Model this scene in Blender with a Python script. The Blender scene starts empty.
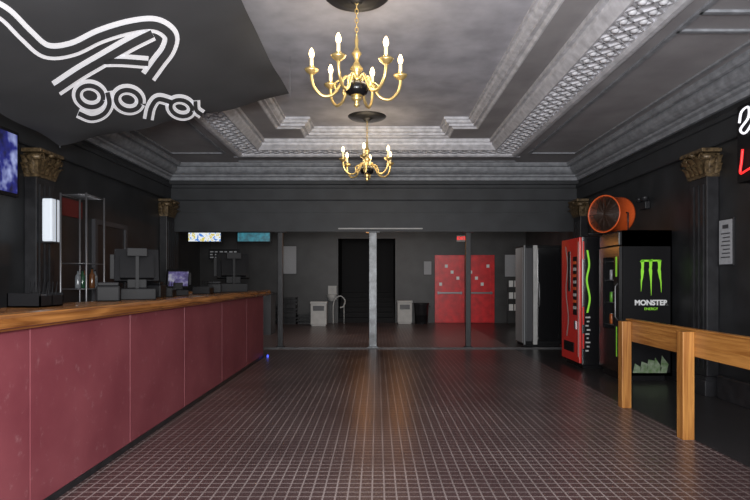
import bpy, bmesh, math, random
from mathutils import Vector, Matrix
random.seed(4)
F=560.0; CX=377.0; CY=280.0; EYE=1.5
scene=bpy.context.scene
COL=scene.collection
scene.view_settings.view_transform='Standard'

# ---------------- materials ----------------
def mat(name,col,rough=0.5,metal=0.0,emit=0.0,ecol=None,var=0.0,scale=6.0,col2=None,bump=0.0,trans=0.0,spec=None,detail=4):
    m=bpy.data.materials.new(name); m.use_nodes=True
    nt=m.node_tree; b=nt.nodes['Principled BSDF']
    c=(col[0],col[1],col[2],1)
    b.inputs['Base Color'].default_value=c
    b.inputs['Roughness'].default_value=rough
    b.inputs['Metallic'].default_value=metal
    if spec is not None: b.inputs['Specular IOR Level'].default_value=spec
    if trans: b.inputs['Transmission Weight'].default_value=trans
    if emit:
        e=ecol or col
        b.inputs['Emission Color'].default_value=(e[0],e[1],e[2],1)
        b.inputs['Emission Strength'].default_value=emit
    if var or bump or col2:
        tc=nt.nodes.new('ShaderNodeTexCoord'); nz=nt.nodes.new('ShaderNodeTexNoise')
        nz.inputs['Scale'].default_value=scale; nz.inputs['Detail'].default_value=detail
        nt.links.new(tc.outputs['Object'],nz.inputs['Vector'])
        if var or col2:
            r=nt.nodes.new('ShaderNodeValToRGB')
            r.color_ramp.elements[0].position=0.32; r.color_ramp.elements[1].position=0.68
            if col2: a=col; bb=col2
            else:
                a=[x*(1-var) for x in col]; bb=[min(1,x*(1+var)) for x in col]
            r.color_ramp.elements[0].color=(a[0],a[1],a[2],1)
            r.color_ramp.elements[1].color=(bb[0],bb[1],bb[2],1)
            nt.links.new(nz.outputs['Fac'],r.inputs['Fac'])
            nt.links.new(r.outputs['Color'],b.inputs['Base Color'])
        if bump:
            bp=nt.nodes.new('ShaderNodeBump'); bp.inputs['Strength'].default_value=bump; bp.inputs['Distance'].default_value=0.02
            nt.links.new(nz.outputs['Fac'],bp.inputs['Height']); nt.links.new(bp.outputs['Normal'],b.inputs['Normal'])
    return m

M={}
M['wall']=mat('wall_black',(0.016,0.017,0.019),0.45,var=0.35,scale=2.5,bump=0.15)
M['header']=mat('header_grey',(0.021,0.023,0.026),0.6,var=0.25,scale=3)
M['ceil_in']=mat('ceiling_smoky',(0.34,0.34,0.38),0.9,col2=(0.50,0.50,0.55),scale=2.6,detail=12)
M['ceil']=mat('ceiling_soffit',(0.25,0.24,0.25),0.75,col2=(0.34,0.33,0.34),scale=1.6,detail=8)
M['trim']=mat('plaster_trim',(0.54,0.54,0.57),0.5,var=0.2,scale=9,bump=0.2)
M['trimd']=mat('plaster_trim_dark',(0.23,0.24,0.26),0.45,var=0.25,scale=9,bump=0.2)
def maroon():
    m=mat('maroon_panel',(0.165,0.034,0.045),0.5,col2=(0.225,0.056,0.068),scale=1.8,detail=10,bump=0.05)
    nt=m.node_tree; b=nt.nodes['Principled BSDF']; src=b.inputs['Base Color'].links[0].from_socket
    tc=nt.nodes.new('ShaderNodeTexCoord'); n=nt.nodes.new('ShaderNodeTexNoise'); n.inputs['Scale'].default_value=9; n.inputs['Detail'].default_value=14; n.inputs['Roughness'].default_value=.75
    nt.links.new(tc.outputs['Object'],n.inputs['Vector'])
    r=nt.nodes.new('ShaderNodeValToRGB'); r.color_ramp.elements[0].position=.57; r.color_ramp.elements[1].position=.70
    r.color_ramp.elements[0].color=(0,0,0,1); r.color_ramp.elements[1].color=(.45,.45,.45,1)
    nt.links.new(n.outputs['Fac'],r.inputs['Fac'])
    mx=nt.nodes.new('ShaderNodeMix'); mx.data_type='RGBA'; mx.inputs[7].default_value=(.42,.24,.25,1)
    nt.links.new(r.outputs['Color'],mx.inputs[0]); nt.links.new(src,mx.inputs[6]); nt.links.new(mx.outputs[2],b.inputs['Base Color'])
    return m
M['maroon']=maroon()
M['black']=mat('black_plastic',(0.008,0.008,0.009),0.5,spec=.15)
M['blackg']=mat('black_gloss',(0.008,0.008,0.009),0.2,spec=.5)
M['blackm']=mat('black_paint',(0.016,0.016,0.018),0.4,var=0.3,scale=8,spec=.35)
M['dgrey']=mat('dark_grey',(0.045,0.045,0.05),0.45)
M['vdark']=mat('very_dark_grey',(0.010,0.010,0.011),0.7,spec=.2)
M['backwall']=mat('back_wall',(0.032,0.032,0.033),0.5,var=0.3,scale=2)
M['steel']=mat('steel',(0.5,0.5,0.52),0.3,metal=0.9)
M['steeld']=mat('steel_dull',(0.22,0.22,0.23),0.4,metal=0.7)
M['palegrey']=mat('pale_grey_panel',(0.20,0.21,0.22),0.45)
M['white']=mat('white_paint',(0.75,0.76,0.76),0.5)
M['offw']=mat('offwhite',(0.42,0.42,0.41),0.6,var=0.1)
M['brass']=mat('brass',(0.95,0.70,0.28),0.30,metal=0.8)
M['gold']=mat('aged_gold',(0.04,0.027,0.015),0.45,metal=0.3,col2=(0.19,0.13,0.065),scale=25)
M['candle']=mat('candle_ivory',(0.9,0.78,0.5),0.5,emit=0.45,ecol=(1,0.8,0.45))
M['bulb']=mat('bulb_glow',(1,0.9,0.7),0.4,emit=7,ecol=(1,0.70,0.30))
M['cloth']=mat('banner_cloth',(0.055,0.056,0.060),0.8,var=0.12,scale=1.5,bump=0.3)
M['logo']=mat('logo_white_selflit',(0.95,0.95,0.97),0.7,emit=.28,ecol=(.9,.9,.95))  # slight emission added to the white, standing in for light on the lettering
M['red']=mat('red_door',(0.62,0.015,0.02),0.35,var=0.2,scale=5)
M['redp']=mat('red_plastic',(0.62,0.025,0.02),0.3)
M['orange']=mat('orange_enamel',(0.66,0.10,0.02),0.4)
M['brownm']=mat('dark_brown_metal',(0.035,0.018,0.012),0.45)
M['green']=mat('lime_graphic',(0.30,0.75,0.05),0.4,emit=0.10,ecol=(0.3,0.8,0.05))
M['greend']=mat('dull_green_graphic',(0.08,0.15,0.05),0.5,col2=(0.25,0.30,0.22),scale=14)
M['blue']=mat('blue_led',(0.05,0.1,0.9),0.4,emit=1.2,ecol=(0.08,0.12,1))
M['paper']=mat('paper',(0.33,0.34,0.36),0.7,var=0.1,scale=30)
M['lamp']=mat('lamp_shade_glow',(0.7,0.75,0.8),0.5,emit=0.3,ecol=(0.8,0.88,1))
M['neonw']=mat('neon_white',(0.8,0.8,0.8),0.4,emit=0.8,ecol=(0.9,0.9,1))
M['neonr']=mat('neon_red',(0.8,0.03,0.03),0.4,emit=1.0,ecol=(1,0.03,0.03))

def wood(name,c1,c2,rough=0.3,axis='Y'):
    m=bpy.data.materials.new(name); m.use_nodes=True; nt=m.node_tree; b=nt.nodes['Principled BSDF']
    tc=nt.nodes.new('ShaderNodeTexCoord'); mp=nt.nodes.new('ShaderNodeMapping')
    s={'Y':(22,1.2,22),'Z':(22,22,1.2)}[axis]; mp.inputs['Scale'].default_value=s
    nz=nt.nodes.new('ShaderNodeTexNoise'); nz.inputs['Scale'].default_value=1.0; nz.inputs['Detail'].default_value=8
    nz.inputs['Distortion'].default_value=1.2
    r=nt.nodes.new('ShaderNodeValToRGB'); r.color_ramp.elements[0].position=0.36; r.color_ramp.elements[1].position=0.64
    r.color_ramp.elements[0].color=(*c1,1); r.color_ramp.elements[1].color=(*c2,1)
    nt.links.new(tc.outputs['Object'],mp.inputs['Vector']); nt.links.new(mp.outputs['Vector'],nz.inputs['Vector'])
    nt.links.new(nz.outputs['Fac'],r.inputs['Fac']); nt.links.new(r.outputs['Color'],b.inputs['Base Color'])
    b.inputs['Roughness'].default_value=rough
    return m
M['wood']=wood('oak_varnish',(0.25,0.095,0.02),(0.44,0.20,0.05),0.35)
M['woodz']=wood('oak_post',(0.25,0.095,0.02),(0.44,0.20,0.05),0.4,'Z')
M['bartop']=wood('bar_top_wood',(0.17,0.06,0.015),(0.42,0.18,0.05),0.25)

def floor_material():
    m=bpy.data.materials.new('floor_tile'); m.use_nodes=True; nt=m.node_tree; b=nt.nodes['Principled BSDF']
    N=nt.nodes.new; L=nt.links.new
    geo=N('ShaderNodeNewGeometry'); sep=N('ShaderNodeSeparateXYZ'); L(geo.outputs['Position'],sep.inputs[0])
    def math_(op,a,bv=None,c=None):
        n=N('ShaderNodeMath'); n.operation=op
        for i,x in enumerate((a,bv,c)):
            if x is None: continue
            if isinstance(x,(int,float)): n.inputs[i].default_value=x
            else: L(x,n.inputs[i])
        return n.outputs[0]
    T=0.085
    def line(o,w):
        f=math_('FRACT',math_('DIVIDE',math_('ADD',o,100.0),T))
        return math_('LESS_THAN',f,w)
    gx=line(sep.outputs['X'],0.14); gy=line(sep.outputs['Y'],0.14)
    g=math_('MAXIMUM',gx,gy)
    inner=math_('LESS_THAN',sep.outputs['X'],2.98)
    g=math_('MULTIPLY',g,inner)
    nz=N('ShaderNodeTexNoise'); nz.inputs['Scale'].default_value=0.9; nz.inputs['Detail'].default_value=8
    L(geo.outputs['Position'],nz.inputs['Vector'])
    r1=N('ShaderNodeValToRGB'); r1.color_ramp.elements[0].color=(0.050,0.028,0.028,1); r1.color_ramp.elements[1].color=(0.090,0.054,0.053,1)
    L(nz.outputs['Fac'],r1.inputs['Fac'])
    r2=N('ShaderNodeValToRGB'); r2.color_ramp.elements[0].color=(0.17,0.135,0.13,1); r2.color_ramp.elements[1].color=(0.30,0.245,0.235,1)
    r2.color_ramp.elements[0].position=0.35; r2.color_ramp.elements[1].position=0.65
    L(nz.outputs['Fac'],r2.inputs['Fac'])
    mx=N('ShaderNodeMix'); mx.data_type='RGBA'
    L(g,mx.inputs[0]); L(r1.outputs['Color'],mx.inputs[6]); L(r2.outputs['Color'],mx.inputs[7])
    mx2=N('ShaderNodeMix'); mx2.data_type='RGBA'; mx2.inputs[6].default_value=(0.03,0.028,0.029,1)
    L(inner,mx2.inputs[0]); L(mx.outputs[2],mx2.inputs[7])
    L(mx2.outputs[2],b.inputs['Base Color'])
    rg=N('ShaderNodeMapRange'); rg.inputs[3].default_value=0.26; rg.inputs[4].default_value=0.36
    L(nz.outputs['Fac'],rg.inputs[0]); L(rg.outputs[0],b.inputs['Roughness'])
    bp=N('ShaderNodeBump'); bp.inputs['Strength'].default_value=0.2; bp.inputs['Distance'].default_value=0.003
    inv=math_('SUBTRACT',1.0,g); L(inv,bp.inputs['Height']); L(bp.outputs['Normal'],b.inputs['Normal'])
    return m
M['floor']=floor_material()

def screen_material(name,cols,scale,strength):
    m=bpy.data.materials.new(name); m.use_nodes=True; nt=m.node_tree; b=nt.nodes['Principled BSDF']
    tc=nt.nodes.new('ShaderNodeTexCoord'); v=nt.nodes.new('ShaderNodeTexNoise'); v.inputs['Scale'].default_value=scale
    r=nt.nodes.new('ShaderNodeValToRGB'); r.color_ramp.interpolation='CONSTANT' if len(cols)>3 else 'LINEAR'
    for i in range(len(cols)-2): r.color_ramp.elements.new(0.5)
    for i,c in enumerate(cols):
        r.color_ramp.elements[i].position=0.3+0.4*i/(len(cols)-1); r.color_ramp.elements[i].color=(*c,1)
    nt.links.new(tc.outputs['Object'],v.inputs['Vector']); nt.links.new(v.outputs['Fac'],r.inputs['Fac'])
    nt.links.new(r.outputs['Color'],b.inputs['Emission Color']); b.inputs['Emission Strength'].default_value=strength
    b.inputs['Base Color'].default_value=(0.01,0.01,0.01,1)
    return m
M['tv']=screen_material('tv_picture',[(0.003,0.004,0.03),(0.015,0.02,0.2),(0.35,0.4,0.7)],6,0.9)
M['pos']=screen_material('register_picture',[(0.01,0.01,0.04),(0.15,0.12,0.35),(0.5,0.5,0.6)],14,0.5)
M['menu1']=screen_material('menu_picture',[(0.05,0.2,0.6),(0.7,0.75,0.8),(0.6,0.5,0.1),(0.7,0.75,0.8)],9,1.1)
M['menu2']=screen_material('menu_picture_teal',[(0.02,0.06,0.08),(0.03,0.2,0.26)],9,1.0)

# ---------------- mesh builder ----------------
class MB:
    def __init__(s): s.v=[]; s.f=[]; s.m=[]; s.sm=[]
    def add(s,vs,fs,mi=0,smooth=False):
        o=len(s.v); s.v+= [tuple(x) for x in vs]
        for f in fs: s.f.append([o+i for i in f]); s.m.append(mi); s.sm.append(smooth)
        return s
    def box(s,x0,x1,y0,y1,z0,z1,mi=0,bev=0.0):
        if x0>x1: x0,x1=x1,x0
        if y0>y1: y0,y1=y1,y0
        if bev>0:
            b=min(bev,abs(x1-x0)/2.01,abs(y1-y0)/2.01,abs(z1-z0)/2.01)
            bm=bmesh.new(); bmesh.ops.create_cube(bm,size=1)
            for v in bm.verts:
                v.co=Vector((x0+(v.co.x+.5)*(x1-x0),y0+(v.co.y+.5)*(y1-y0),z0+(v.co.z+.5)*(z1-z0)))
            bmesh.ops.bevel(bm,geom=bm.edges[:],offset=b,segments=2,affect='EDGES',profile=0.6)
            bm.verts.index_update()
            s.add([v.co[:] for v in bm.verts],[[v.index for v in f.verts] for f in bm.faces],mi); bm.free(); return s
        vs=[(x0,y0,z0),(x1,y0,z0),(x1,y1,z0),(x0,y1,z0),(x0,y0,z1),(x1,y0,z1),(x1,y1,z1),(x0,y1,z1)]
        return s.add(vs,[(0,3,2,1),(4,5,6,7),(0,1,5,4),(1,2,6,5),(2,3,7,6),(3,0,4,7)],mi)
    def obox(s,c,ax,ay,az,mi=0):
        c=Vector(c);ax=Vector(ax);ay=Vector(ay);az=Vector(az)
        vs=[c+ax*i+ay*j+az*k for k in(-1,1) for j in(-1,1) for i in(-1,1)]
        return s.add(vs,[(0,2,3,1),(4,5,7,6),(0,1,5,4),(1,3,7,5),(3,2,6,7),(2,0,4,6)],mi)
    def tube(s,pts,r,n=8,mi=0,cap=True):
        pts=[Vector(p) for p in pts]; rs=r if isinstance(r,(list,tuple)) else [r]*len(pts)
        rings=[]; up=None
        for i,p in enumerate(pts):
            a=pts[max(0,i-1)]; b=pts[min(len(pts)-1,i+1)]; d=(b-a).normalized()
            if up is None:
                up=Vector((0,0,1)) if abs(d.z)<0.9 else Vector((1,0,0))
            e=d.cross(up).normalized(); f=e.cross(d).normalized(); up=f
            rings.append([p+(e*math.cos(2*math.pi*k/n)+f*math.sin(2*math.pi*k/n))*rs[i] for k in range(n)])
        vs=[q for R in rings for q in R]; fs=[]
        for i in range(len(pts)-1):
            for k in range(n):
                k2=(k+1)%n; fs.append((i*n+k,i*n+k2,(i+1)*n+k2,(i+1)*n+k))
        if cap: fs.append(tuple(range(n-1,-1,-1))); fs.append(tuple((len(pts)-1)*n+k for k in range(n)))
        return s.add(vs,fs,mi,True)
    def lathe(s,prof,c=(0,0,0),n=20,mi=0,M3=None,smooth=True):
        vs=[];fs=[]
        for r,z in prof:
            for k in range(n):
                a=2*math.pi*k/n; p=Vector((r*math.cos(a),r*math.sin(a),z))
                if M3 is not None: p=M3@p
                vs.append(p+Vector(c))
        for i in range(len(prof)-1):
            for k in range(n):
                k2=(k+1)%n; fs.append((i*n+k,i*n+k2,(i+1)*n+k2,(i+1)*n+k))
        return s.add(vs,fs,mi,smooth)

def setp(o,name,label=None,cat=None,kind=None,group=None):
    if label:o['label']=label
    if cat:o['category']=cat
    if kind:o['kind']=kind
    if group:o['group']=group
def obj(name,mb,mats,parent=None,loc=(0,0,0),label=None,cat=None,kind=None,group=None,rotz=0):
    me=bpy.data.meshes.new(name); me.from_pydata(mb.v,[],mb.f)
    if not isinstance(mats,(list,tuple)): mats=[mats]
    for m in mats: me.materials.append(M[m] if isinstance(m,str) else m)
    for p,i,sm in zip(me.polygons,mb.m,mb.sm): p.material_index=i; p.use_smooth=sm
    me.update()
    o=bpy.data.objects.new(name,me); COL.objects.link(o)
    o.location=loc; o.rotation_euler=(0,0,rotz)
    if parent: o.parent=parent
    setp(o,name,label,cat,kind,group)
    return o
def thing(name,loc,label,cat,group=None,rotz=0):
    e=bpy.data.objects.new(name,None); e.empty_display_size=0.1; COL.objects.link(e); e.location=loc; e.rotation_euler=(0,0,rotz)
    setp(e,name,label,cat,None,group); return e
def struct(name,mb,mats,label,cat):
    return obj(name,mb,mats,kind='structure',label=label,cat=cat)
def textmesh(name,body,size,matn,loc,rot,parent=None,depth=0.004,label=None,cat=None,sx=1,bold=0.0):
    cu=bpy.data.curves.new('t','FONT'); cu.body=body; cu.size=size; cu.extrude=depth; cu.align_x='CENTER'; cu.align_y='CENTER'; cu.offset=bold
    t=bpy.data.objects.new('t',cu); COL.objects.link(t)
    dg=bpy.context.evaluated_depsgraph_get(); me=bpy.data.meshes.new_from_object(t.evaluated_get(dg))
    bpy.data.objects.remove(t)
    me.name=name; me.materials.clear(); me.materials.append(M[matn])
    o=bpy.data.objects.new(name,me); COL.objects.link(o); o.location=loc; o.rotation_euler=rot; o.scale=(sx,1,1)
    if parent:o.parent=parent
    setp(o,name,label,cat); return o
def copy_tree(src,loc,rotz=None,label=None):
    n=src.copy(); COL.objects.link(n); n.location=loc
    if rotz is not None: n.rotation_euler=(0,0,rotz)
    if label: n['label']=label
    def rec(a,b):
        for c in list(a.children):
            d=c.copy(); COL.objects.link(d); d.parent=b; rec(c,d)
    rec(src,n); return n
def catmull(pts,n=8):
    pts=[Vector(p) for p in pts]; out=[]
    P=[pts[0]*2-pts[1]]+pts+[pts[-1]*2-pts[-2]]
    for i in range(1,len(P)-2):
        for k in range(n):
            t=k/n; a,b,c,d=P[i-1],P[i],P[i+1],P[i+2]
            out.append(0.5*((2*b)+(c-a)*t+(2*a-5*b+4*c-d)*t*t+(3*b-a-3*c+d)*t**3))
    out.append(pts[-1]); return out

XL,XR,YW=-4.57,4.43,12.3
Y0=-2.5; YB=19.6; XBL,XBR=-6.2,5.2
# ---------------- shell ----------------
struct('floor',MB().box(XBL-.2,XBR+.2,Y0,YB+2.2,-0.1,0),'floor','small dark mosaic tiles with pale grout','floor')
struct('wall_left',MB().box(XL-.2,XL,Y0,YW,0,4.6),'wall','black painted side wall','wall')
struct('wall_right',MB().box(XR,XR+.2,Y0,YW,0,4.6),'wall','black painted side wall','wall')
struct('wall_front',MB().box(XL-.2,XR+.2,Y0-.2,Y0,0,4.6),'header','wall closing the lobby','wall')
h=MB()
h.box(XBL-.2,XBR+.2,YW,YW+.25,2.60,4.6)
h.box(XL,XR,YW-.03,YW,2.56,2.66); h.box(XL,XR,YW-.015,YW,2.98,3.0)
struct('wall_header',h,'header','dark grey header wall over the wide opening','wall')
struct('wall_jamb_left',MB().box(XBL-.2,XL+.12,YW,YW+.25,0,2.6),'wall','black wall end beside opening','wall')
struct('wall_jamb_right',MB().box(XR-.12,XBR+.2,YW,YW+.25,0,2.6),'wall','black wall end beside opening','wall')
bw=MB()
sx0,sx1=-1.36,0.64
bw.box(XBL-.2,sx0,YB,YB+.15,0,3.2); bw.box(sx1,XBR+.2,YB,YB+.15,0,3.2); bw.box(sx0,sx1,YB,YB+.15,2.95,3.2)
struct('wall_back',bw,'backwall','dark grey rear wall of the vestibule','wall')
struct('wall_vestibule_left',MB().box(XBL-.2,XBL,YW,YB+.1,0,3.2),'backwall','dark grey vestibule side wall','wall')
struct('wall_vestibule_right',MB().box(XBR,XBR+.2,YW,YB+.1,0,3.2),'backwall','dark grey vestibule side wall','wall')
struct('wall_stair_left',MB().box(sx0-.05,sx0,YB+.15,YB+2.1,0,3.2),'vdark','black stairwell side wall','wall')
struct('wall_stair_right',MB().box(sx1,sx1+.05,YB+.15,YB+2.1,0,3.2),'vdark','black stairwell side wall','wall')
struct('wall_stair_back',MB().box(sx0-.05,sx1+.05,YB+2.1,YB+2.2,0,3.2),'vdark','black stairwell rear wall','wall')
struct('ceiling_vestibule',MB().box(XBL-.2,XBR+.2,YW+.25,YB+2.2,3.2,3.3),'backwall','low dark vestibule ceiling','ceiling')

def loft(mb,rings,mi=0):
    n=len(rings[0])
    for a,b in zip(rings[:-1],rings[1:]):
        vs=list(a)+list(b); mb.add(vs,[(i,i+1,n+i+1,n+i) for i in range(n-1)],mi)
def notch(d,z):
    r=[(1.57+d,Y0,z),(1.57+d,9.6+d,z),(1.15+d,9.6+d,z),(1.15+d,10.2+d,z)]
    return r+[(-x,y,zz) for x,y,zz in reversed(r)]
def rect(e,z,split=True):
    r=[(2.1+e,Y0,z),(2.1+e,9.8,z),(2.1+e,10.45+e,z),(1.35,10.45+e,z)]
    return r+[(-x,y,zz) for x,y,zz in reversed(r)]
ci=MB(); ci.box(-1.6,1.6,Y0,10.25,4.3,4.36)
ci.box(XL-.2,XR+.2,Y0,YW+.3,4.6,4.65)  # unseen slab added above the coffers to stop light leaking in
struct('ceiling',ci,'ceil_in','smoky blue-grey mottled recessed ceiling','ceiling')
t1=MB(); prof=[(0,4.3),(0,4.26),(.03,4.26),(.05,4.22),(.10,4.20),(.10,4.17),(.15,4.17),(.18,4.14),(.2,4.14)]
loft(t1,[notch(d,z) for d,z in prof])
struct('trim_1',t1,'trim','stepped plaster moulding around the ceiling recess','moulding')
cm=MB(); loft(cm,[notch(.2,4.14),rect(0,4.14)])
struct('ceiling_band',cm,'ceil','grey flat ceiling band','ceiling')
t2=MB(); prof=[(0,4.14),(0,4.08),(.05,4.08),(.06,4.04),(.12,3.99),(.15,3.96),(.17,3.96),(.17,3.99),(.55,3.99),(.55,3.95),(.59,3.93),(.64,3.93),(.66,3.97),(.7,3.97),(.72,4.0)]
loft(t2,[rect(d,z) for d,z in prof])
struct('trim_2',t2,'trim','deep plaster border moulding','moulding')
lt=MB()
def V2(x,y): return Vector((x,y,0))
def seg3(a,b):
    p=V2(*a);q=V2(*b); d=(q-p); L=d.length; d.normalize(); s_=Vector((-d.y,d.x,0))
    lt.obox((p+q)/2+Vector((0,0,3.98)),d*(L/2),s_*0.011,Vector((0,0,.012)))
st=.19
for sgn in(1,-1):
    y=1.0
    while y<10.5:
        for k in range(2):
            x0=2.27+k*st; x1=x0+st
            seg3((sgn*x0,y),(sgn*x1,y+st)); seg3((sgn*x1,y),(sgn*x0,y+st))
            lt.lathe([(0.0,3.95),(.03,3.955),(.042,3.975),(.042,3.99)],(sgn*(x0+st/2),y+st,0),8)
        y+=st
x=-2.6
while x<2.6:
    for k in range(2):
        y0=10.62+k*st
        seg3((x,y0),(x+st,y0+st)); seg3((x+st,y0),(x,y0+st))
    x+=st
struct('trim_3',lt,'trim','criss-cross plaster lattice relief with rosettes','moulding')
so=MB()
def wl(d,z,yo=0): return [(XR-d,Y0,z),(XR-d,YW-d,z),(XL+d,YW-d,z),(XL+d,Y0,z)]
r=[(2.82,Y0,4.0),(2.82,11.17,4.0),(-2.82,11.17,4.0),(-2.82,Y0,4.0)]
loft(so,[r,wl(.38,4.0)])
struct('ceiling_soffit',so,'ceil','dark grey soffit around the recess','ceiling')
cp=MB(); prof=[(0,3.68),(.05,3.68),(.07,3.74),(.12,3.76),(.13,3.79)]+[(.13+.16*math.sin(a),3.95-.16*math.cos(a)) for a in [i*math.pi/2/5 for i in range(6)]]+[(.31,3.95),(.33,3.92),(.37,3.93),(.4,3.97),(.4,4.0)]
loft(cp,[wl(d,z) for d,z in prof])
struct('trim_4',cp,'trimd','curved grey plaster cornice','moulding')
ar=MB(); prof=[(0,3.24),(.06,3.24),(.07,3.26),(.07,3.5),(.10,3.51),(.10,3.57),(.05,3.6),(.0,3.6)]
loft(ar,[wl(d,z) for d,z in prof])
struct('trim_5',ar,'header','stepped black architrave band','moulding')
fr=MB()
for x0,x1 in((3.0,3.9),(-4.05,-3.0)):
    for a in(x0,x1): fr.box(a-.025,a+.025,0,11.0,3.975,4.0)
    for y in(0.0,5.2,5.6,11.0): fr.box(x0,x1,y-.025,y+.025,3.975,4.0)
for y in(11.35,11.75): fr.box(-2.9,2.9,y-.02,y+.02,3.98,4.0)
struct('trim_6',fr,'trimd','raised soffit panel frames','moulding')
struct('baseboard_right',MB().box(XR-.02,XR,Y0,YW,0,.15),'blackm','black baseboard','baseboard')
th=MB().box(-2.9,4.3,YW-.15,YW-.05,0,.012).box(-2.9,4.3,YW+.02,YW+.06,0,.014)
struct('trim_7',th,mat('worn_strip',(.10,.10,.105),.5,var=.5,scale=7),'worn metal threshold strip','threshold')
struct('trim_9',MB().box(-.85,1.0,YW-.06,YW-.03,2.61,2.64,bev=.01),'offw','pale metal strip fixed under the header','moulding')

# ---------------- pilasters ----------------
def pilaster(x,y,sgn):
    e=thing('pilaster',(x+sgn*.002,y,0),'black wall pilaster with gilded leafy capital','pilaster','wall pilasters')
    w=.2; d=.16
    s_=MB().box(0,sgn*d,-w,w,0.25,2.86,bev=.01)
    for k in(-.11,0,.11): s_.box(sgn*d,sgn*(d+.015),k-.03,k+.03,.35,2.75)
    obj('shaft',s_,'blackm',e)
    obj('plinth',MB().box(0,sgn*(d+.05),-w-.05,w+.05,0,.2,bev=.01).box(0,sgn*(d+.03),-w-.03,w+.03,.2,.25),'blackm',e)
    c=MB()
    c.box(0,sgn*(d+.02),-w-.01,w+.01,2.84,2.88)
    c.box(0,sgn*(d+.03),-w-.02,w+.02,2.88,3.14)
    c.box(0,sgn*(d+.10),-w-.07,w+.07,3.15,3.2,bev=.01)
    def leaf(px,py,nx,ny,z0,hh,ww):
        tx,ty=-ny,nx
        pts=[]; 
        for t,o,wd in((0,.01,.7),(.35,.025,1),(.7,.045,.85),(.9,.085,.6),(1.0,.10,.25),(.86,.115,.2)):
            z=z0+hh*t
            pts.append(((px+nx*o-tx*ww*wd/2,py+ny*o-ty*ww*wd/2,z),(px+nx*(o+.015),py+ny*(o+.015),z),(px+nx*o+tx*ww*wd/2,py+ny*o+ty*ww*wd/2,z)))
        vs=[q for p in pts for q in p]; fs=[]
        for i in range(len(pts)-1):
            for k in range(2): fs.append((i*3+k,i*3+k+1,i*3+k+4,i*3+k+3))
        c.add(vs,fs,0,True)
    for row,(z0,hh) in enumerate(((2.88,.12),(2.95,.15))):
        n=4 if row==0 else 3
        for i in range(n):
            yy=(-w+2*w*(i+.5)/n); leaf(sgn*(d+.03),yy,sgn,0,z0,hh,2*w/n)
        for side in(-1,1):
            for i in range(2): leaf(sgn*(d*(i+.5)/2),side*(w+.02),0,side,z0,hh,d/2)
    for side in(-1,1):
        pts=[]
        for i in range(22):
            a=i/21*math.pi*3; rr=.055*(1-i/26)
            pts.append((sgn*(d+.07),side*(w-.01)+side*rr*math.cos(a),3.09+rr*math.sin(a)))
        c.tube(pts,.014,6)
        c.tube([(sgn*.06,side*(w+.04),3.09),(sgn*(d+.08),side*(w+.04),3.09)],.04,10)
    c.lathe([(0,0),(.04,.01),(.045,.04),(0,.06)],(sgn*(d+.08),0,3.12),10)
    obj('capital',c,'gold',e,label='gilded leafy scrolled capital')
for y in(7.45,11.95,3.0):
    pilaster(XL,y,1); pilaster(XR,y,-1)

# ---------------- banner ----------------
def unp(u,v,n,c):
    d=Vector(((u-CX)/F,1,-(v-CY)/F)); o=Vector((0,0,EYE)); t=(c-n.dot(o))/n.dot(d); return o+d*t
A=Vector((-1.09,7.0,3.79)); B=Vector((-3.74,6.6,3.09)); C=Vector((-1.10,4.6,3.80))
n_=(B-A).cross(C-A).normalized(); 
if n_.z>0: n_=-n_
c_=n_.dot(A)
ban=thing('banner',A,'black cloth banner with white outlined lettering slung under ceiling','banner')
qa,qb,qc,qd=[unp(u,v,n_,c_)-A for u,v in((290,97),(60,148),(-200,8),(222,-45))]
mb=MB(); G=32; vs=[]
for i in range(G+1):
    for j in range(G+1):
        s=i/G; t=j/G
        p=(qa*(1-s)+qb*s)*(1-t)+(qd*(1-s)+qc*s)*t
        es=min(s,1-s); et=min(t,1-t)
        wE=max(0,1-et/.12); wS=max(0,1-es/.12)
        lift=.04*wE*wE*(1+math.sin(s*17))*.5+.05*wS*wS*(1+math.sin(t*14))*.5
        mid=(qa+qb+qc+qd)/4
        pull=.02*(wE**2)*math.sin(s*math.pi)+.03*(wS**2)*math.sin(t*math.pi)
        p=p+(mid-p).normalized()*pull-n_*lift
        vs.append(p)
fs=[(i*(G+1)+j,(i+1)*(G+1)+j,(i+1)*(G+1)+j+1,i*(G+1)+j+1) for i in range(G) for j in range(G)]
mb.add(vs,fs,0,True)
obj('cloth',mb,'cloth',ban)
for p in(qa,qb,qc,qd):
    X=p.x+A.x; zt=(4.0 if abs(X)>2.8 else 4.14 if abs(X)>1.57 else 4.3)-A.z
    obj('cord',MB().tube([p,(p.x,p.y,zt)],.0025,5),'trimd',ban,label='thin grey hanging cord')
lg=MB()
def ribbon(pts,w,off,mi,closed=False):
    P=catmull([Vector((p[0],p[1],0)) for p in pts],6)
    vs=[];fs=[]
    for i,p in enumerate(P):
        a=P[max(0,i-1)];b=P[min(len(P)-1,i+1)]
        d=(b-a).normalized(); s_=Vector((-d.y,d.x,0))*w/2
        for q in(p+s_,p-s_): vs.append(unp(q.x,q.y,n_,c_)-A+n_*off)
    for i in range(len(P)-1): fs.append((2*i,2*i+1,2*i+3,2*i+2))
    lg.add(vs,fs,mi)
def circ(cx,cy,rx,ry,rot=0.3,a0=0,a1=2*math.pi,n=16):
    out=[]
    for i in range(n+1):
        a=a0+(a1-a0)*i/n; x=rx*math.cos(a);y=ry*math.sin(a)
        out.append((cx+x*math.cos(rot)-y*math.sin(rot),cy+x*math.sin(rot)+y*math.cos(rot)))
    return out
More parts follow.
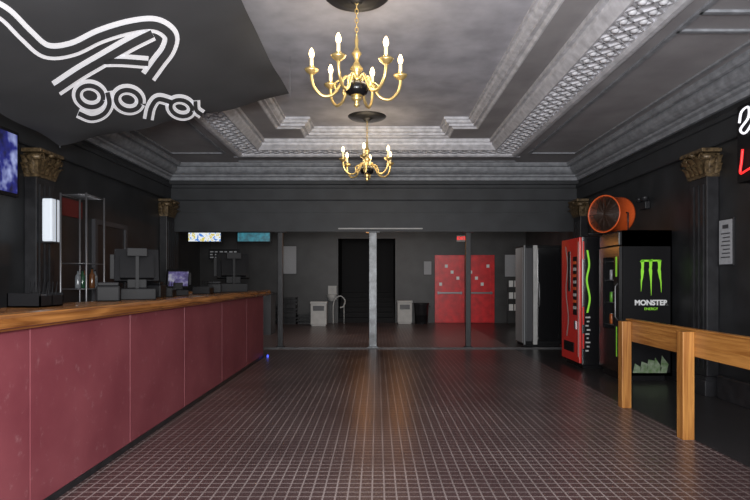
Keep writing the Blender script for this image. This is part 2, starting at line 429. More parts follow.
strokes=[
 ([(104,60),(122,60),(148,62)],13,5.5),
 ([(152,32),(130,43),(104,58),(80,72),(56,88)],17,8),
 ([(-14,2),(6,14),(26,34),(46,50),(72,48),(100,35),(130,26),(155,24),(170,34),(168,48),(158,62),(148,76)],17,8),
 (circ(90,95,13,10.5),11,4.6),
 ([(107,91),(109,103),(103,113),(91,117),(78,112)],11,4.6),
 (circ(128,99,12.5,10),11,4.6),
 ([(148,119),(151,106),(158,98),(171,101)],11,4.6),
 (circ(181,107,11,8),10,4),
 ([(195,100),(196,109),(202,114)],10,4),
]
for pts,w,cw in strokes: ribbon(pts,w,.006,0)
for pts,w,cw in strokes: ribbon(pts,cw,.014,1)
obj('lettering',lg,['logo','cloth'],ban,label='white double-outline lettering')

# ---------------- chandeliers ----------------
ch=thing('chandelier',(-0.2,5.5,3.19),'polished brass six-arm chandelier with lit candle bulbs','chandelier','brass lobby chandeliers')
obj('canopy',MB().lathe([(0,1.03),(.05,1.03),(.07,1.06),(.12,1.07),(.20,1.075),(.30,1.085),(.33,1.11)],(0,0,0),32),'blackm',ch,label='round black ceiling medallion')
stt=MB(); stt.lathe([(0,0),(.018,.01),(.03,.03),(.018,.055),(.03,.07),(.055,.09),(.03,.11),(.06,.12)],n=20)
stt.lathe([(.035,.26),(.055,.275),(.022,.30),(.035,.34),(.065,.38),(.038,.42),(.018,.46),(.03,.50),(.05,.53),(.03,.56),(.015,.6),(.02,.66),(.01,.70),(.01,.72)],n=20)
obj('stem',stt,'brass',ch)
obj('bowl',MB().lathe([(.055,.12),(.10,.14),(.12,.18),(.10,.23),(.05,.26),(.035,.265)],n=24),'blackg',ch,label='dark glazed central bowl')
chn=MB()
z=.70; k=0
while z<1.03:
    pts=[]
    for i in range(11):
        a=2*math.pi*i/10; dx=.016*math.cos(a); dz=.028*math.sin(a)
        pts.append((dx if k%2 else 0,0 if k%2 else dx,z+.025+dz))
    chn.tube(pts,.005,5,cap=False); z+=.045;k+=1
obj('chain',chn,'brass',ch)
armm=MB()
pts=catmull([(.05,0,.27),(.11,0,.30),(.16,0,.22),(.23,0,.12),(.33,0,.10),(.41,0,.17),(.44,0,.26),(.44,0,.33)],6)
armm.tube(pts,.015,8)
pts=catmull([(.20,0,.15),(.22,0,.22),(.17,0,.26),(.14,0,.235)],5); armm.tube(pts,.009,6)
armm.lathe([(0,.29),(.022,.30),(.06,.33),(.07,.35),(.055,.345),(.020,.33),(.020,.37),(.026,.38)],(.44,0,0),16)
cdl=MB().lathe([(.018,.36),(.018,.46),(.0,.465)],(.44,0,0),12)
blb=MB().lathe([(.011,.46),(.022,.475),(.027,.50),(.020,.53),(.007,.555),(0,.56)],(.44,0,0),12)
a0=obj('arm',armm,'brass',ch); c0=obj('candle',cdl,'candle',a0,label='cream candle sleeve'); b0=obj('bulb',blb,'bulb',a0,label='glowing flame-shaped bulb')
base_ang=math.radians(-90-20)
a0.rotation_euler=(0,0,base_ang)
for i in range(1,6):
    a=a0.copy(); COL.objects.link(a); a.rotation_euler=(0,0,base_ang+i*math.pi/3)
    for c in(c0,b0):
        d=c.copy(); COL.objects.link(d); d.parent=a
ch2=copy_tree(ch,(-0.17,9.6,3.19),rotz=0.25)
for o in(ch,ch2):
    l=bpy.data.lights.new('chandelier_light','POINT'); l.energy=24; l.color=(1,.82,.60); l.shadow_soft_size=.3
    lo=bpy.data.objects.new('chandelier_light',l); COL.objects.link(lo); lo.location=o.location+Vector((0,0,.3))

# ---------------- bar ----------------
bar=thing('bar_counter',(-2.2,0.6,0),'long bar front with maroon panels and black kick base','bar')
edges=[0.6,2.1,3.55,4.99,6.4,7.95,9.45,10.8]
for a,b in zip(edges[:-1],edges[1:]):
    obj('panel',MB().box(-.03,0,a-.6+.004,b-.6-.004,.05,1.2,bev=.004),'maroon',bar)
obj('body',MB().box(-.65,-.035,0,10.2,0,1.19).box(-2.2,-.65,9.8,10.2,0,1.19),'blackm',bar,label='black bar carcass')
obj('end_panel',MB().box(-2.2,0,10.2,10.23,.05,1.2),'maroon',bar)
obj('kick_base',MB().box(-.03,.004,0,10.23,0,.05),'blackm',bar)
tp=MB()
prof=[(-2.92,1.205),(-2.92,1.27),(-2.90,1.285),(-2.22,1.285),(-2.21,1.295),(-2.17,1.305),(-2.12,1.30),(-2.095,1.28),(-2.09,1.25),(-2.10,1.225),(-2.13,1.215),(-2.14,1.203)]
ya,yb=.4,11.05
vs=[(x,ya,z) for x,z in prof]+[(x,yb,z) for x,z in prof]; n=len(prof)
tp.add(vs,[(i,(i+1)%n,n+(i+1)%n,n+i) for i in range(n)]+[tuple(range(n)),tuple(range(2*n-1,n-1,-1))])
tp.box(-4.4,-2.92,10.35,11.05,1.205,1.285,bev=.01)
obj('worktop',tp,'bartop',label='varnished wooden bar top with rounded edge',cat='worktop')
obj('floor_light',MB().box(-.015,.015,-.015,.015,0,.05,bev=.006),'blue',loc=(-2.12,10.86,0.0),label='small blue glowing floor light by the bar',cat='light')

ZT=1.286
def pos_term(loc,rz,s=1.0,label='black touchscreen cash register seen from behind'):
    e=thing('cash_register',loc,label,'cash register','bar cash registers',rz)
    obj('base',MB().box(-.17*s,.17*s,-.17*s,.17*s,0,.11*s,bev=.01).box(-.09*s,.09*s,-.03,.09*s,.11*s,.25*s,bev=.01),'black',e)
    mb=MB()
    mb.obox((0,.0,.33*s),(0.20*s,0,0),Vector((0,.035,.012)),Vector((0,-.05,.155))*s)
    mb.obox((0,.07*s,.31*s),(0.15*s,0,0),Vector((0,.05,.016)),Vector((0,-.035,.11))*s)
    obj('monitor',mb,'black',e)
    mb=MB(); mb.obox((0,-.038,.319*s),(0.18*s,0,0),Vector((0,.002,.0005)),Vector((0,-.044,.137))*s)
    obj('screen',mb,'pos',e,label='lit screen')
    obj('card_reader',MB().box(.20*s,.24*s,-.04,.04,.20*s,.44*s,bev=.005).box(.15*s,.2*s,-.01,.01,.3*s,.34*s),'black',e)
    dp=MB().box(-.015*s,.015*s,.12*s,.15*s,.11*s,.42*s).box(-.09*s,.09*s,.11*s,.16*s,.42*s,.50*s,bev=.006)
    obj('customer_display',dp,'black',e)
pos_term((-2.66,6.2,ZT),math.radians(205),1.12)
pos_term((-2.60,10.1,ZT),math.radians(200),1.4)
pos_term((-2.74,7.7,ZT),math.radians(30),.72,'small register with lit screen facing the room')
def printer(loc,rz,s=1,lab='small black receipt printer on the bar'):
    e=thing('receipt_printer',loc,lab,'printer','bar printers',rz)
    obj('case',MB().box(-.09*s,.09*s,-.11*s,.11*s,0,.13*s,bev=.015).box(-.08*s,.08*s,-.10*s,.03*s,.13*s,.16*s,bev=.008),'black',e)
    obj('feed_slot',MB().box(-.05*s,.05*s,.04*s,.055*s,.13*s,.137*s),'dgrey',e)
printer((-2.72,5.68,ZT),.4,1.2); printer((-2.7,9.3,ZT),.3,1.2); printer((-2.72,6.85,ZT),.1,1.2)
def caddy(loc,rz,s=1):
    e=thing('bar_caddy',loc,'black plastic napkin and straw caddy on bar','caddy','bar caddies',rz)
    cd=MB().box(-.13,.13,-.16,.16,0,.012).box(-.13,-.12,-.16,.16,0,.11).box(.12,.13,-.16,.16,0,.09).box(-.13,.13,-.16,-.15,0,.11).box(-.13,.13,.15,.16,0,.11).box(-.13,.13,-.005,.005,0,.10)
    obj('tray',cd,'black',e)
    obj('napkins',MB().box(-.10,.10,-.13,-.02,.013,.10,bev=.004),'dgrey',e)
    st=MB()
    for i in range(9): 
        a=-.1+.025*i; st.tube([(a,.08,.013),(a+.01*(i%3),.09,.2)],.004,5)
    obj('straws',st,'black',e)
caddy((-2.74,4.5,ZT),.0); caddy((-2.74,7.2,ZT),.2); caddy((-2.7,8.7,ZT),.1)

# ---------------- left side ----------------
rk=thing('shelving_rack',(-4.0,7.62,0),'tall dull metal wire rack against the wall','rack')
RX,RY=.17,.24
for px in(-RX,RX):
    for py in(-RY,RY):
        obj('upright',MB().tube([(px,py,0),(px,py,2.65)],.013,8),'steeld',rk)
for z in(.5,1.0,1.38,1.72,2.63):
    mb=MB()
    for px in(-RX,RX): mb.tube([(px,-RY,z),(px,RY,z)],.007,6)
    for i in range(7):
        y=-RY+2*RY*i/6; mb.tube([(-RX,y,z),(RX,y,z)],.004,5)
    obj('shelf',mb,'steeld',rk)
def bottle(loc,m,label,h=.28):
    e=thing('bottle',loc,label,'bottle','bottles on the wire rack')
    obj('glass_body',MB().lathe([(0,0),(.036,0),(.038,.01),(.038,h*.6),(.03,h*.7),(.014,h*.78),(.013,h*.95),(0,h*.95)],n=14),m,e)
    obj('cap',MB().lathe([(.015,h*.93),(.015,h),(0,h)],n=12),'black',e)
    return e
bm1=mat('bottle_clear',(0.12,0.13,0.14),.1,spec=.8); bm2=mat('bottle_amber',(0.10,0.04,0.015),.1); bm3=mat('bottle_green',(0.015,0.05,0.025),.1)
for i in range(5):
    b_=[(bm1,'clear glass liquor bottle'),(bm2,'amber glass liquor bottle'),(bm3,'dark green glass bottle')][(i*2+i//3)%3]
    bottle((-3.95+random.uniform(-.03,.03),7.43+i*.095,1.389),b_[0],b_[1],random.uniform(.24,.29))
tv=thing('television',(XL+.003,6.12,2.88),'flat wall television showing a blue picture','television',rotz=0)
obj('bracket',MB().box(0,.2,-.05,.05,-.1,.1),'blackm',tv)
obj('case',MB().box(.2,.26,-.62,.62,-.39,.39,bev=.01),'black',tv)
obj('screen',MB().box(.26,.264,-.58,.58,-.35,.35),'tv',tv,label='glowing blue picture')
sc=thing('sconce',(XL+.18,7.35,2.0),'frosted white rectangular wall light on pilaster','wall light')
obj('bracket',MB().box(0,.05,-.04,.04,.1,.5),'blackm',sc)
obj('shade',MB().box(.05,.18,-.10,.10,.0,.56,bev=.02),'lamp',sc)
obj('frame',MB().box(.045,.185,-.105,.105,-.02,.0).box(.045,.185,-.105,.105,.56,.58).box(.178,.186,-.006,.006,0,.56),'blackm',sc)
obj('plain_sign',MB().box(0,.02,-.3,.3,-.13,.13,bev=.005),mat('dull_red',(0.12,.012,.012),.5),loc=(XL+.001,8.35,2.57),label='small plain dull red sign on wall',cat='sign')
struct('door_1',MB().box(XL,XL+.03,9.05,10.05,0,2.4),'blackm','dark flush door behind the bar','door')
d=MB().box(XL,XL+.06,8.97,9.05,0,2.48).box(XL,XL+.06,10.05,10.13,0,2.48).box(XL,XL+.06,9.05,10.05,2.4,2.48)
struct('trim_8',d,'dgrey','door casing','door frame')

# ---------------- railing right ----------------
rl=thing('wooden_railing',(2.92,5.3,0),'oak drink rail on square oak posts','railing')
for y in(1.3,0,-1.9):
    obj('post',MB().box(-.055,.055,y-.055,y+.055,0,1.015,bev=.006),'woodz',rl)
obj('rail_board',MB().box(.056,.10,-3.2,1.36,.78,1.02,bev=.005),'wood',rl)
obj('rail_cap',MB().box(.045,.115,-3.2,1.38,1.02,1.04,bev=.006),'wood',rl)
obj('heater',MB().box(0,.1,-2.2,1.1,.0,.3,bev=.02).box(-.004,.0,-2.15,1.05,.07,.1),'blackm',loc=(XR-.125,6.0,0),label='long black baseboard heater along wall',cat='heater') 

# ---------------- posts at opening ----------------
wp=mat('worn_metal_post',(0.02,0.022,0.025),.35,metal=.1,col2=(0.17,.185,.20),scale=5,detail=12)
for x,m,l in((-2.14,'blackm','slim black square support post'),(-.09,wp,'square metal support post with worn pale paint'),(2.02,'blackm','slim black square support post')):
    e=thing('support_post',(x,YW+.12,0),l,'post','opening support posts')
    w=.055 if m=='blackm' else .085
    obj('shaft',MB().box(-w,w,-w,w,.03,2.55,bev=.008),m,e)
    obj('base_plate',MB().box(-w-.03,w+.03,-w-.03,w+.03,0,.03),m,e)
    obj('top_plate',MB().box(-w-.06,w+.06,-w-.03,w+.03,2.55,2.6),m,e)

# ---------------- machines ----------------
fg=thing('refrigerator',(3.3,12.62,0),'tall black refrigerator with pale metal edges','refrigerator')
obj('body',MB().box(0,.86,.0,.7,.05,2.28,bev=.01).box(.03,.83,.04,.66,0,.05),'black',fg)
obj('door',MB().box(.05,.20,-.03,0,.12,2.22,bev=.008),'dgrey',fg)
obj('door',MB().box(.31,.84,-.03,0,.12,2.22,bev=.008),'blackg',fg)
obj('edge_strip',MB().box(0,.03,-.045,0,.05,2.28),'palegrey',fg,label='pale metal edge strip')
obj('edge_strip',MB().box(.21,.30,-.045,0,.05,2.28),'offw',fg,label='pale metal edge strip')
obj('handle',MB().tube([(.34,-.03,.9),(.34,-.08,.95),(.34,-.08,1.4),(.34,-.03,1.45)],.012,8),'steeld',fg)
obj('side_panel',MB().box(-.012,0,.03,.67,.08,2.24),'palegrey',fg,label='pale grey side panel')
vm=thing('vending_machine',(3.4,9.86,0),'glossy red drinks vending machine facing the lobby','vending machine')
obj('body',MB().box(.04,.95,-.46,.46,.06,2.24,bev=.02).box(.08,.9,-.40,.40,0,.06),'blackg',vm)
obj('door',MB().box(0,.04,-.45,.45,.1,2.22,bev=.01),'redp',vm)
P=catmull([(.13,0,2.0),(.16,0,1.75),(.12,0,1.5),(.17,0,1.2),(.13,0,.95)],6)
sg=MB(); sg.add([(p.x-.016,-.463,p.z) for p in P]+[(p.x+.016,-.463,p.z) for p in P],[(i,i+1,len(P)+i+1,len(P)+i) for i in range(len(P)-1)])
obj('side_graphic',sg,'green',vm,label='thin wavy green side graphic')
for k,(z0,z1) in enumerate(((1.85,2.15),(.75,1.05),(.35,.6))): obj('side_stripe',MB().box(.05,.075,-.464,-.46,z0,z1),'redp',vm)
for k in range(9): obj('side_print',MB().box(.10+.02*(k%2),.15+.015*(k%3),-.464,-.46,.3+.07*k,.325+.07*k),'offw',vm,label='small white side print')
P=catmull([(0,.22,2.1),(0,.12,1.75),(0,.20,1.3),(0,.08,.85),(0,.16,.5)],8)
sw_=MB(); sw_.add([(-.003,p.y-.02,p.z) for p in P]+[(-.003,p.y+.025,p.z) for p in P],[(i,i+1,len(P)+i+1,len(P)+i) for i in range(len(P)-1)])
sw_.box(-.004,0,-.41,-.395,.2,2.15)
obj('graphic',sw_,'offw',vm,label='thin white wavy stripe graphic')
obj('display_window',MB().box(-.006,.0,-.02,.10,1.3,2.0,bev=.002),'blackg',vm)
obj('button_panel',MB().box(-.006,.0,-.34,-.16,.9,1.9,bev=.002),'black',vm)
for i in range(8): obj('button',MB().box(-.012,-.006,-.32,-.18,1.0+i*.11,1.05+i*.11),'orange' if i%2==1 else 'offw',vm)
obj('delivery_flap',MB().box(-.01,.0,-.2,.3,.25,.42,bev=.003),'black',vm)
obj('coin_slot',MB().box(-.012,.0,-.32,-.22,.66,.8,bev=.003),'steel',vm)
cl=thing('drinks_cooler',(3.6,8.32,0),'tall black drinks cooler with green claw logo on its side','cooler')
obj('body',MB().box(.05,.78,0,.76,.08,.12).box(.05,.78,0,.02,.08,2.24).box(.05,.78,.74,.76,.08,2.24).box(.76,.78,0,.76,.08,2.24).box(.05,.78,0,.76,2.0,2.24).box(.05,.7,.05,.7,0,.08),'black',cl)
obj('sign_header',MB().box(0,.05,.02,.74,2.02,2.22,bev=.01),'blackg',cl)
dr=obj('door',MB().box(0,.045,.01,.20,.12,2.0).box(0,.045,.60,.75,.12,2.0).box(0,.045,.20,.60,.12,.75).box(0,.045,.20,.60,1.85,2.0),'blackg',cl,label='black framed glass door')
obj('handle',MB().tube([(0,.05,.9),(-.04,.05,.95),(-.04,.05,1.4),(0,.05,1.45)],.01,8),'steeld',dr)
obj('door_graphic',MB().box(-.003,0,.08,.13,1.55,1.85).box(-.003,0,.08,.11,.35,.8),'green',cl,label='lime green door graphic')
for z in(.45,.8,1.15,1.5,1.8): obj('shelf',MB().box(.1,.74,.03,.73,z-.012,z),'steeld',cl)
canm=[mat('can_black',(0.02,.02,.02),.3),mat('can_green',(.12,.4,.03),.3),mat('can_white',(.35,.35,.37),.3),mat('can_orange',(.4,.1,.02),.3)]
cansrc={}
for zi,z in enumerate((.8,1.15,1.5)):
    for k in range(6):
        mi=[0,1,0,2,0,3][(zi*2+k)%6]
        if mi not in cansrc:
            e=thing('drink_can',(0,0,0),['slim black drink can','slim green drink can','slim white drink can','slim orange drink can'][mi],'can','cans in the cooler')
            obj('can_body',MB().lathe([(0,.0),(.026,.0),(.032,.01),(.032,.145),(.025,.16),(0,.158)],n=12),canm[mi],e)
            obj('can_lid',MB().lathe([(.026,.158),(.027,.163),(.0,.162)],n=12),'steel',e)
            cansrc[mi]=e; e.location=(3.76,8.42+k*.11,z+.001)
        else: copy_tree(cansrc[mi],(3.76,8.42+k*.11,z+.001))
lm=MB()
def claw(cx,top_,bot,w,bend):
    L=[(cx-w,top_),(cx-w*.6,top_-.03),(cx-w*.5,top_-.10),(cx-w*.8,top_-.14),(cx-w*.4+bend*.4,top_-.25),(cx-w*.3+bend*.8,(top_+bot)/2-.06),(cx+bend,bot)]
    R=[(cx+w,top_+.02),(cx+w*.9,top_-.05),(cx+w*.7,top_-.12),(cx+w*.9,top_-.15),(cx+w*.6+bend*.4,top_-.26),(cx+w*.4+bend*.8,(top_+bot)/2-.08),(cx+bend+.004,bot)]
    vs=[(x,-.004,z) for x,z in L]+[(x,-.004,z) for x,z in R]; k=len(L)
    lm.add(vs,[(i,i+1,k+i+1,k+i) for i in range(k-1)])
claw(.34,1.78,1.33,.028,-.02); claw(.46,1.79,1.27,.030,.01); claw(.59,1.78,1.31,.030,.03)
lm.add([(.30,-.004,1.77),(.63,-.004,1.78),(.60,-.004,1.80),(.33,-.004,1.80)],[(0,1,2,3)])
obj('claw_logo',lm,'green',cl,label='three lime green claw marks')
textmesh('lettering','MONSTER',.108,'white',(.47,-.004,1.16),(math.pi/2,0,0),cl,bold=.004)
textmesh('lettering','ENERGY',.055,'green',(.47,-.004,1.07),(math.pi/2,0,0),cl)
mb=MB()
for i in range(5):
    x=.2+i*.1; mb.add([(x,-.004,.12),(x+.1,-.004,.12),(x+.13,-.004,.2+.05*((i*7)%3)),(x+.03,-.004,.26+.03*i)],[(0,1,2,3)])
obj('side_graphic',mb,'greend',cl,label='dull jagged green graphic')

# ---------------- fan ----------------
fx,fy=3.72,8.98
ang=math.atan2(-.50,-.86)
fn=thing('drum_fan',(fx,fy,2.242),'large orange metal drum fan with dark grille','fan',rotz=ang+math.pi/2)
Mx=Matrix.Rotation(math.radians(90),3,'X')
R=.285; zc=.31
obj('housing',MB().lathe([(R,.13),(R+.012,.14),(R+.018,.12),(R,.10),(R,-.23),(R+.012,-.25),(R-.01,-.25),(R-.015,-.23),(R-.015,.12),(R,.13)],(0,0,zc),40,M3=Mx),'orange',fn)
gr=MB()
for side in(.125,-.24):
    for rr in [.03+.0125*i for i in range(21)]:
        pts=[(rr*math.cos(2*math.pi*i/32),-side,zc+rr*math.sin(2*math.pi*i/32)) for i in range(33)]
        gr.tube(pts,.0045,4,cap=False)
    for i in range(12):
        a=2*math.pi*i/12; gr.tube([(0,-side,zc),(R*math.cos(a),-side,zc+R*math.sin(a))],.005,5)
obj('grille',gr,'brownm',fn,label='dark brown wire grille')
obj('motor',MB().lathe([(0,.05),(.06,.04),(.12,.0),(.12,-.1),(.0,-.11)],(0,0,zc),16,M3=Mx),'black',fn)
for i in range(6):
    a=2*math.pi*i/6+.4; mb=MB(); ca,sa=math.cos(a),math.sin(a)
    def bp(r_,t_,y_): return (r_*ca-t_*sa,y_,zc+r_*sa+t_*ca)
    mb.add([bp(.07,-.06,-.02),bp(.07,.06,.03),bp(.16,.11,.04),bp(.25,.12,.04),bp(.26,-.11,-.04),bp(.16,-.10,-.04)],[(0,1,2,5),(5,2,3,4)])
    obj('blade',mb,'black',fn)
stn=MB().tube([(-.30,.02,zc),(-.33,.02,zc),(-.33,.02,.014),(.33,.02,.014),(.33,.02,zc),(.30,.02,zc)],.013,6)
stn.tube([(-.27,-.15,.013),(-.27,.2,.013)],.013,6).tube([(.27,-.15,.013),(.27,.2,.013)],.013,6)
obj('stand',stn,'blackm',fn)

# ---------------- right wall decor ----------------
ns=thing('neon_sign',(XR-.14,6.15,3.0),'white and red script neon sign','neon sign')
obj('backing',MB().box(-.01,.14,-.5,.5,-.35,.23).box(-.01,.02,-.5,.5,.23,.55),'black',ns)
def yz(pts): return [(-.04,-p[0],p[1]) for p in pts]
mb=MB(); mb.tube(catmull(yz([(-.42,.34),(-.38,.46),(-.26,.48),(-.26,.36),(-.40,.26),(-.30,.20),(-.10,.36),(.05,.45),(.02,.25),(.2,.3),(.4,.35)]),6),.014,6)
obj('tube',mb,'neonw',ns,label='white script tube')
mb=MB(); mb.tube(catmull(yz([(-.36,.02),(-.38,-.12),(-.40,-.25),(-.30,-.24),(-.2,-.22)]),6),.014,6)
obj('tube',mb,'neonr',ns,label='red script tube')
mb=MB(); mb.tube(catmull(yz([(-.08,-.25),(-.1,-.1),(.0,-.05),(.06,-.2),(.2,-.25),(.3,-.1)]),6),.013,6)
obj('tube',mb,'neonr',ns,label='red script tube')
po=thing('poster',(XR-.001,7.08,1.98),'framed pale notice on black wall','poster')
obj('frame',MB().box(-.02,0,-.15,.15,-.30,.30,bev=.004),'blackm',po)
obj('sheet',MB().box(-.024,-.02,-.13,.13,-.28,.28),'paper',po)
mb=MB()
for i in range(7): mb.box(-.026,-.024,-.09,.09-.02*(i%3),-.2+.05*i,-.185+.05*i)
mb.box(-.026,-.024,-.06,.06,.17,.22)
obj('print',mb,'dgrey',po)
e=thing('spotlight',(XR-.001,9.2,2.72),'small black double spotlight on wall','spotlight')
obj('box',MB().box(-.08,0,-.12,.12,-.06,.06,bev=.01),'blackm',e)
for y in(-.1,.1): obj('lamp_head',MB().lathe([(0,-.06),(.05,-.05),(.06,.0),(.06,.01),(0,.01)],(-.08,y,.12),14),'blackm',e)

# ---------------- vestibule contents ----------------
for i,(x0,x1) in enumerate(((2.02,3.05),(3.07,4.10))):
    d=MB().box(x0,x1,YB-.06,YB,0.01,2.37,bev=.006)
    for z0,z1 in((.25,1.0),(1.2,2.2)):
        d.box(x0+.12,x1-.12,YB-.075,YB-.06,z0,z0+.03).box(x0+.12,x1-.12,YB-.075,YB-.06,z1-.03,z1).box(x0+.12,x0+.15,YB-.075,YB-.06,z0,z1).box(x1-.15,x1-.12,YB-.075,YB-.06,z0,z1)
    struct('door_%d'%(i+2),d,'red','bright red panelled exit door','door')
    o=obj('push_bar',MB().box(x0+.08,x1-.08,YB-.14,YB-.10,1.02,1.08,bev=.01).box(x0+.1,x0+.15,YB-.10,YB-.061,1.0,1.1).box(x1-.15,x1-.1,YB-.10,YB-.061,1.0,1.1),'steeld',label='steel push bar on red door',cat='push bar',group='door push bars')
    for k in range(4):
        px=x0+.2+.2*k; pz=1.35+.21*((k*3+i*2)%4)
        obj('paper_notice',MB().box(px-.05,px+.05,YB-.064,YB-.0605,pz-.05,pz+.06),'white',label='small white notice taped to red door',cat='notice',group='door notices')
ex=thing('exit_sign',(2.95,YB-.001,2.95),'small illuminated red exit sign over doors','exit sign')
obj('case',MB().box(-.17,.17,-.06,0,-.11,.11,bev=.01),'offw',ex)
textmesh('lettering','EXIT',.16,'neonr',(0,-.062,0),(math.pi/2,0,0),ex,bold=.004)
for x,w,y in((-1.9,.26,18.4),(.95,.25,19.3)):
    e=thing('waste_bin',(x,y,0),'pale square waste bin by the rear wall','bin','pale bins')
    obj('body',MB().box(-w,w,-.2,.2,.04,.72,bev=.02).box(-w+.03,w-.03,-.17,.17,0,.04),'offw',e)
    obj('lid',MB().box(-w-.015,w+.015,-.215,.215,.72,.80,bev=.015),'offw',e)
    obj('flap',MB().box(-w+.08,w-.08,-.215,-.2,.50,.66,bev=.003),'dgrey',e)
e=thing('trash_can',(1.52,19.2,0),'round black rubber trash can','trash can')
obj('body',MB().lathe([(0,0),(.20,0),(.21,.02),(.25,.66),(.27,.68),(.27,.71),(.24,.71),(.22,.05),(0,.05)],n=24),'blackm',e)
obj('handle',MB().tube([(.26,-.06,.6),(.30,-.05,.6),(.30,.05,.6),(.26,.06,.6)],.012,6),'blackm',e)
def crate(x,y,z,m='blackm'):
    e=thing('crate',(x,y,z),'dark plastic stacking crate against the rear wall','crate','stacked crates')
    c=MB().box(-.25,.25,-.2,.2,0,.02)
    for a,b,c0,d0 in((-.25,.25,-.2,-.18),(-.25,.25,.18,.2),(-.25,-.23,-.2,.2),(.23,.25,-.2,.2)):
        c.box(a,b,c0,d0,.02,.06).box(a,b,c0,d0,.12,.16).box(a,b,c0,d0,.24,.30)
    for a in(-.25,-.1,.05,.23):
        c.box(a,a+.02,-.2,-.18,.02,.3).box(a,a+.02,.18,.2,.02,.3)
    obj('shell',c,m,e)
for x,y,n in((-3.0,19.2,3),(-3.7,19.2,2),(-2.45,19.25,1)):
    for k in range(n): crate(x,y,k*.302)
def framed(x,z,w,h,lab):
    e=thing('framed_poster',(x,YB-.001,z),lab,'poster','vestibule wall posters')
    obj('frame',MB().box(-w/2,w/2,-.03,0,-h/2,h/2,bev=.004),'blackm',e)
    obj('sheet',MB().box(-w/2+.02,w/2-.02,-.035,-.03,-h/2+.02,h/2-.02),'paper',e)
framed(1.77,1.92,.30,.5,'small framed white notice beside red doors'); framed(-3.05,2.2,.5,1.0,'tall framed grey poster on rear wall'); 
framed(4.7,2.0,.5,.8,'framed grey poster above brochure stand')
stc=thing('staircase',(sx0+.01,YB+.16,0),'dark steps rising in the stairwell','staircase')
for i in range(6): obj('step',MB().box(0.0,sx1-sx0-.02,i*.3,1.92,i*.17,(i+1)*.17),'vdark',stc)
hd=thing('stair_rail',(-1.25,19.2,0),'curved pale metal handrail at foot of stairs','handrail')
obj('rail',MB().tube(catmull([(-.25,0,.0),(-.25,0,.6),(-.18,0,.85),(0,0,.95),(.15,0,.8),(.10,0,.6),(-.02,0,.55)],8),.022,8).tube([(.12,0,.7),(.12,0,0)],.015,8),'offw',hd)
hr=thing('drinking_fountain',(-1.56,YB-.001,.95),'pale wall-mounted drinking basin','drinking fountain')
obj('basin',MB().lathe([(0,-.2),(.10,-.18),(.16,-.05),(.18,.05),(.16,.05),(.1,-.08),(0,-.1)],(0,-.2,0),20),'offw',hr)
obj('back_plate',MB().box(-.15,.15,-.04,0,-.15,.35,bev=.01),'offw',hr)
e=thing('brochure_stand',(4.72,19.0,0),'dark wire stand holding white brochures','stand')
mb=MB()
for px in(-.3,.3): mb.tube([(px,0,0),(px,0,1.4)],.015,6).tube([(px,-.2,.01),(px,.2,.01)],.015,6)
for z in(.45,.85,1.25): mb.box(-.3,.3,-.08,.02,z,z+.015)
obj('frame',mb,'dgrey',e)
for z in(.45,.85,1.25):
    for k in(-.18,0,.18):
        obj('brochure',MB().box(k-.07,k+.07,-.05,-.02,z+.016,z+.23),'white',e)
for x,m,l in((-4.62,'menu1','bright blue and white lit menu board'),(-3.30,'menu2','teal lit menu board')):
    e=thing('menu_board',(x,15.0,2.65),l,'menu board','lit menu boards')
    obj('case',MB().box(-.46,.46,0,.08,-.14,.14,bev=.01),'black',e)
    for px in(-.3,.3): obj('hanger',MB().box(px-.01,px+.01,.03,.05,.14,.55),'black',e)
    obj('display',MB().box(-.43,.43,-.004,0,-.115,.115),m,e)
cc=thing('concession_stand',(-4.4,15.3,0),'dark concession counter with black top','counter')
obj('body',MB().box(-1.4,1.5,0,.7,0,1.1),'dgrey',cc); obj('counter_top',MB().box(-1.45,1.55,-.05,.75,1.1,1.15,bev=.01),'blackm',cc)
e=thing('price_sign',(-4.15,15.2,2.2),'white lettered black sign under menu boards','sign')
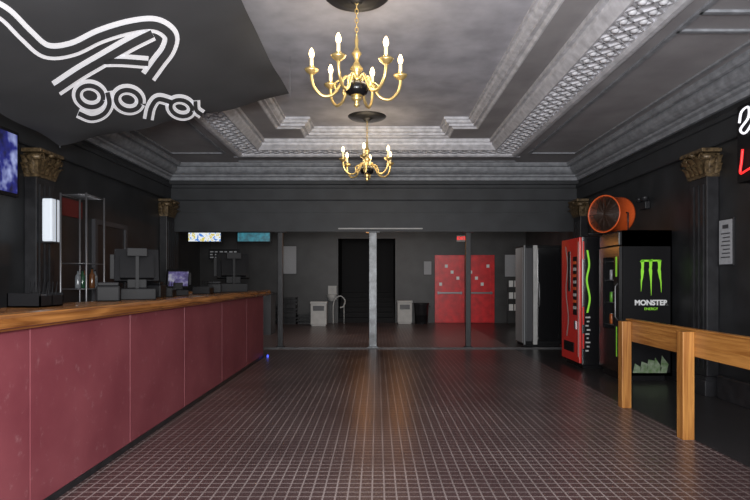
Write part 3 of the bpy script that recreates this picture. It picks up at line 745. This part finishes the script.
obj('board',MB().box(-.42,.42,0,.02,-.14,.14),'black',e)
for px in(-.37,.37): obj('hanger',MB().box(px-.005,px+.005,.005,.015,.14,1.0),'black',e)
mb=MB()
for r_ in range(3): 
    for k in range(6): mb.box(-.38+.13*k,-.29+.13*k-.02*((k+r_)%2),-.004,0,-.1+.075*r_,-.07+.075*r_)
obj('print',mb,'paper',e)

# ---------------- lights ----------------
def area(name,loc,target,sx,sy,en,col=(1,1,1)):
    l=bpy.data.lights.new(name,'AREA'); l.shape='RECTANGLE'; l.size=sx; l.size_y=sy; l.energy=en; l.color=col
    o=bpy.data.objects.new(name,l); COL.objects.link(o); o.location=loc
    d=Vector(target)-Vector(loc); o.rotation_euler=d.to_track_quat('-Z','Y').to_euler(); return o
area('rear_daylight_fill',(0,-1.8,1.9),(0,8,2.6),6,2.6,560,(.98,.985,1))  # added soft panel standing in for daylight behind the camera; no opening there
area('flash',(0,-.3,1.9),(0,10,2.6),.5,.4,270,(.99,.99,1))
def pt(name,loc,en,col=(1,1,1),r=.2):
    l=bpy.data.lights.new(name,'POINT'); l.energy=en; l.color=col; l.shadow_soft_size=r
    o=bpy.data.objects.new(name,l); COL.objects.link(o); o.location=loc
area('vestibule_fill',(0.5,12.9,3.1),(.5,18.6,.3),7,.5,105,(1,.96,.91))  # added fill, hidden behind the header, to brighten the vestibule
for x in(-.33,.6): pt('warm_streak_fill',(x,15.2,2.4),11,(1,.40,.10),.12)  # added bodiless lamps that lay warm streaks on the floor
w=bpy.data.worlds.new('world'); w.use_nodes=True; w.node_tree.nodes['Background'].inputs[0].default_value=(.5,.55,.6,1); w.node_tree.nodes['Background'].inputs[1].default_value=.3
scene.world=w
# ---------------- camera ----------------
cam=bpy.data.cameras.new('camera'); co=bpy.data.objects.new('camera',cam); COL.objects.link(co)
co.location=(0,0,EYE); co.rotation_euler=(math.pi/2,0,0)
cam.sensor_width=36; cam.lens=36*F/750; cam.shift_y=30/750; cam.shift_x=-2/750; cam.clip_start=.05
scene.camera=co
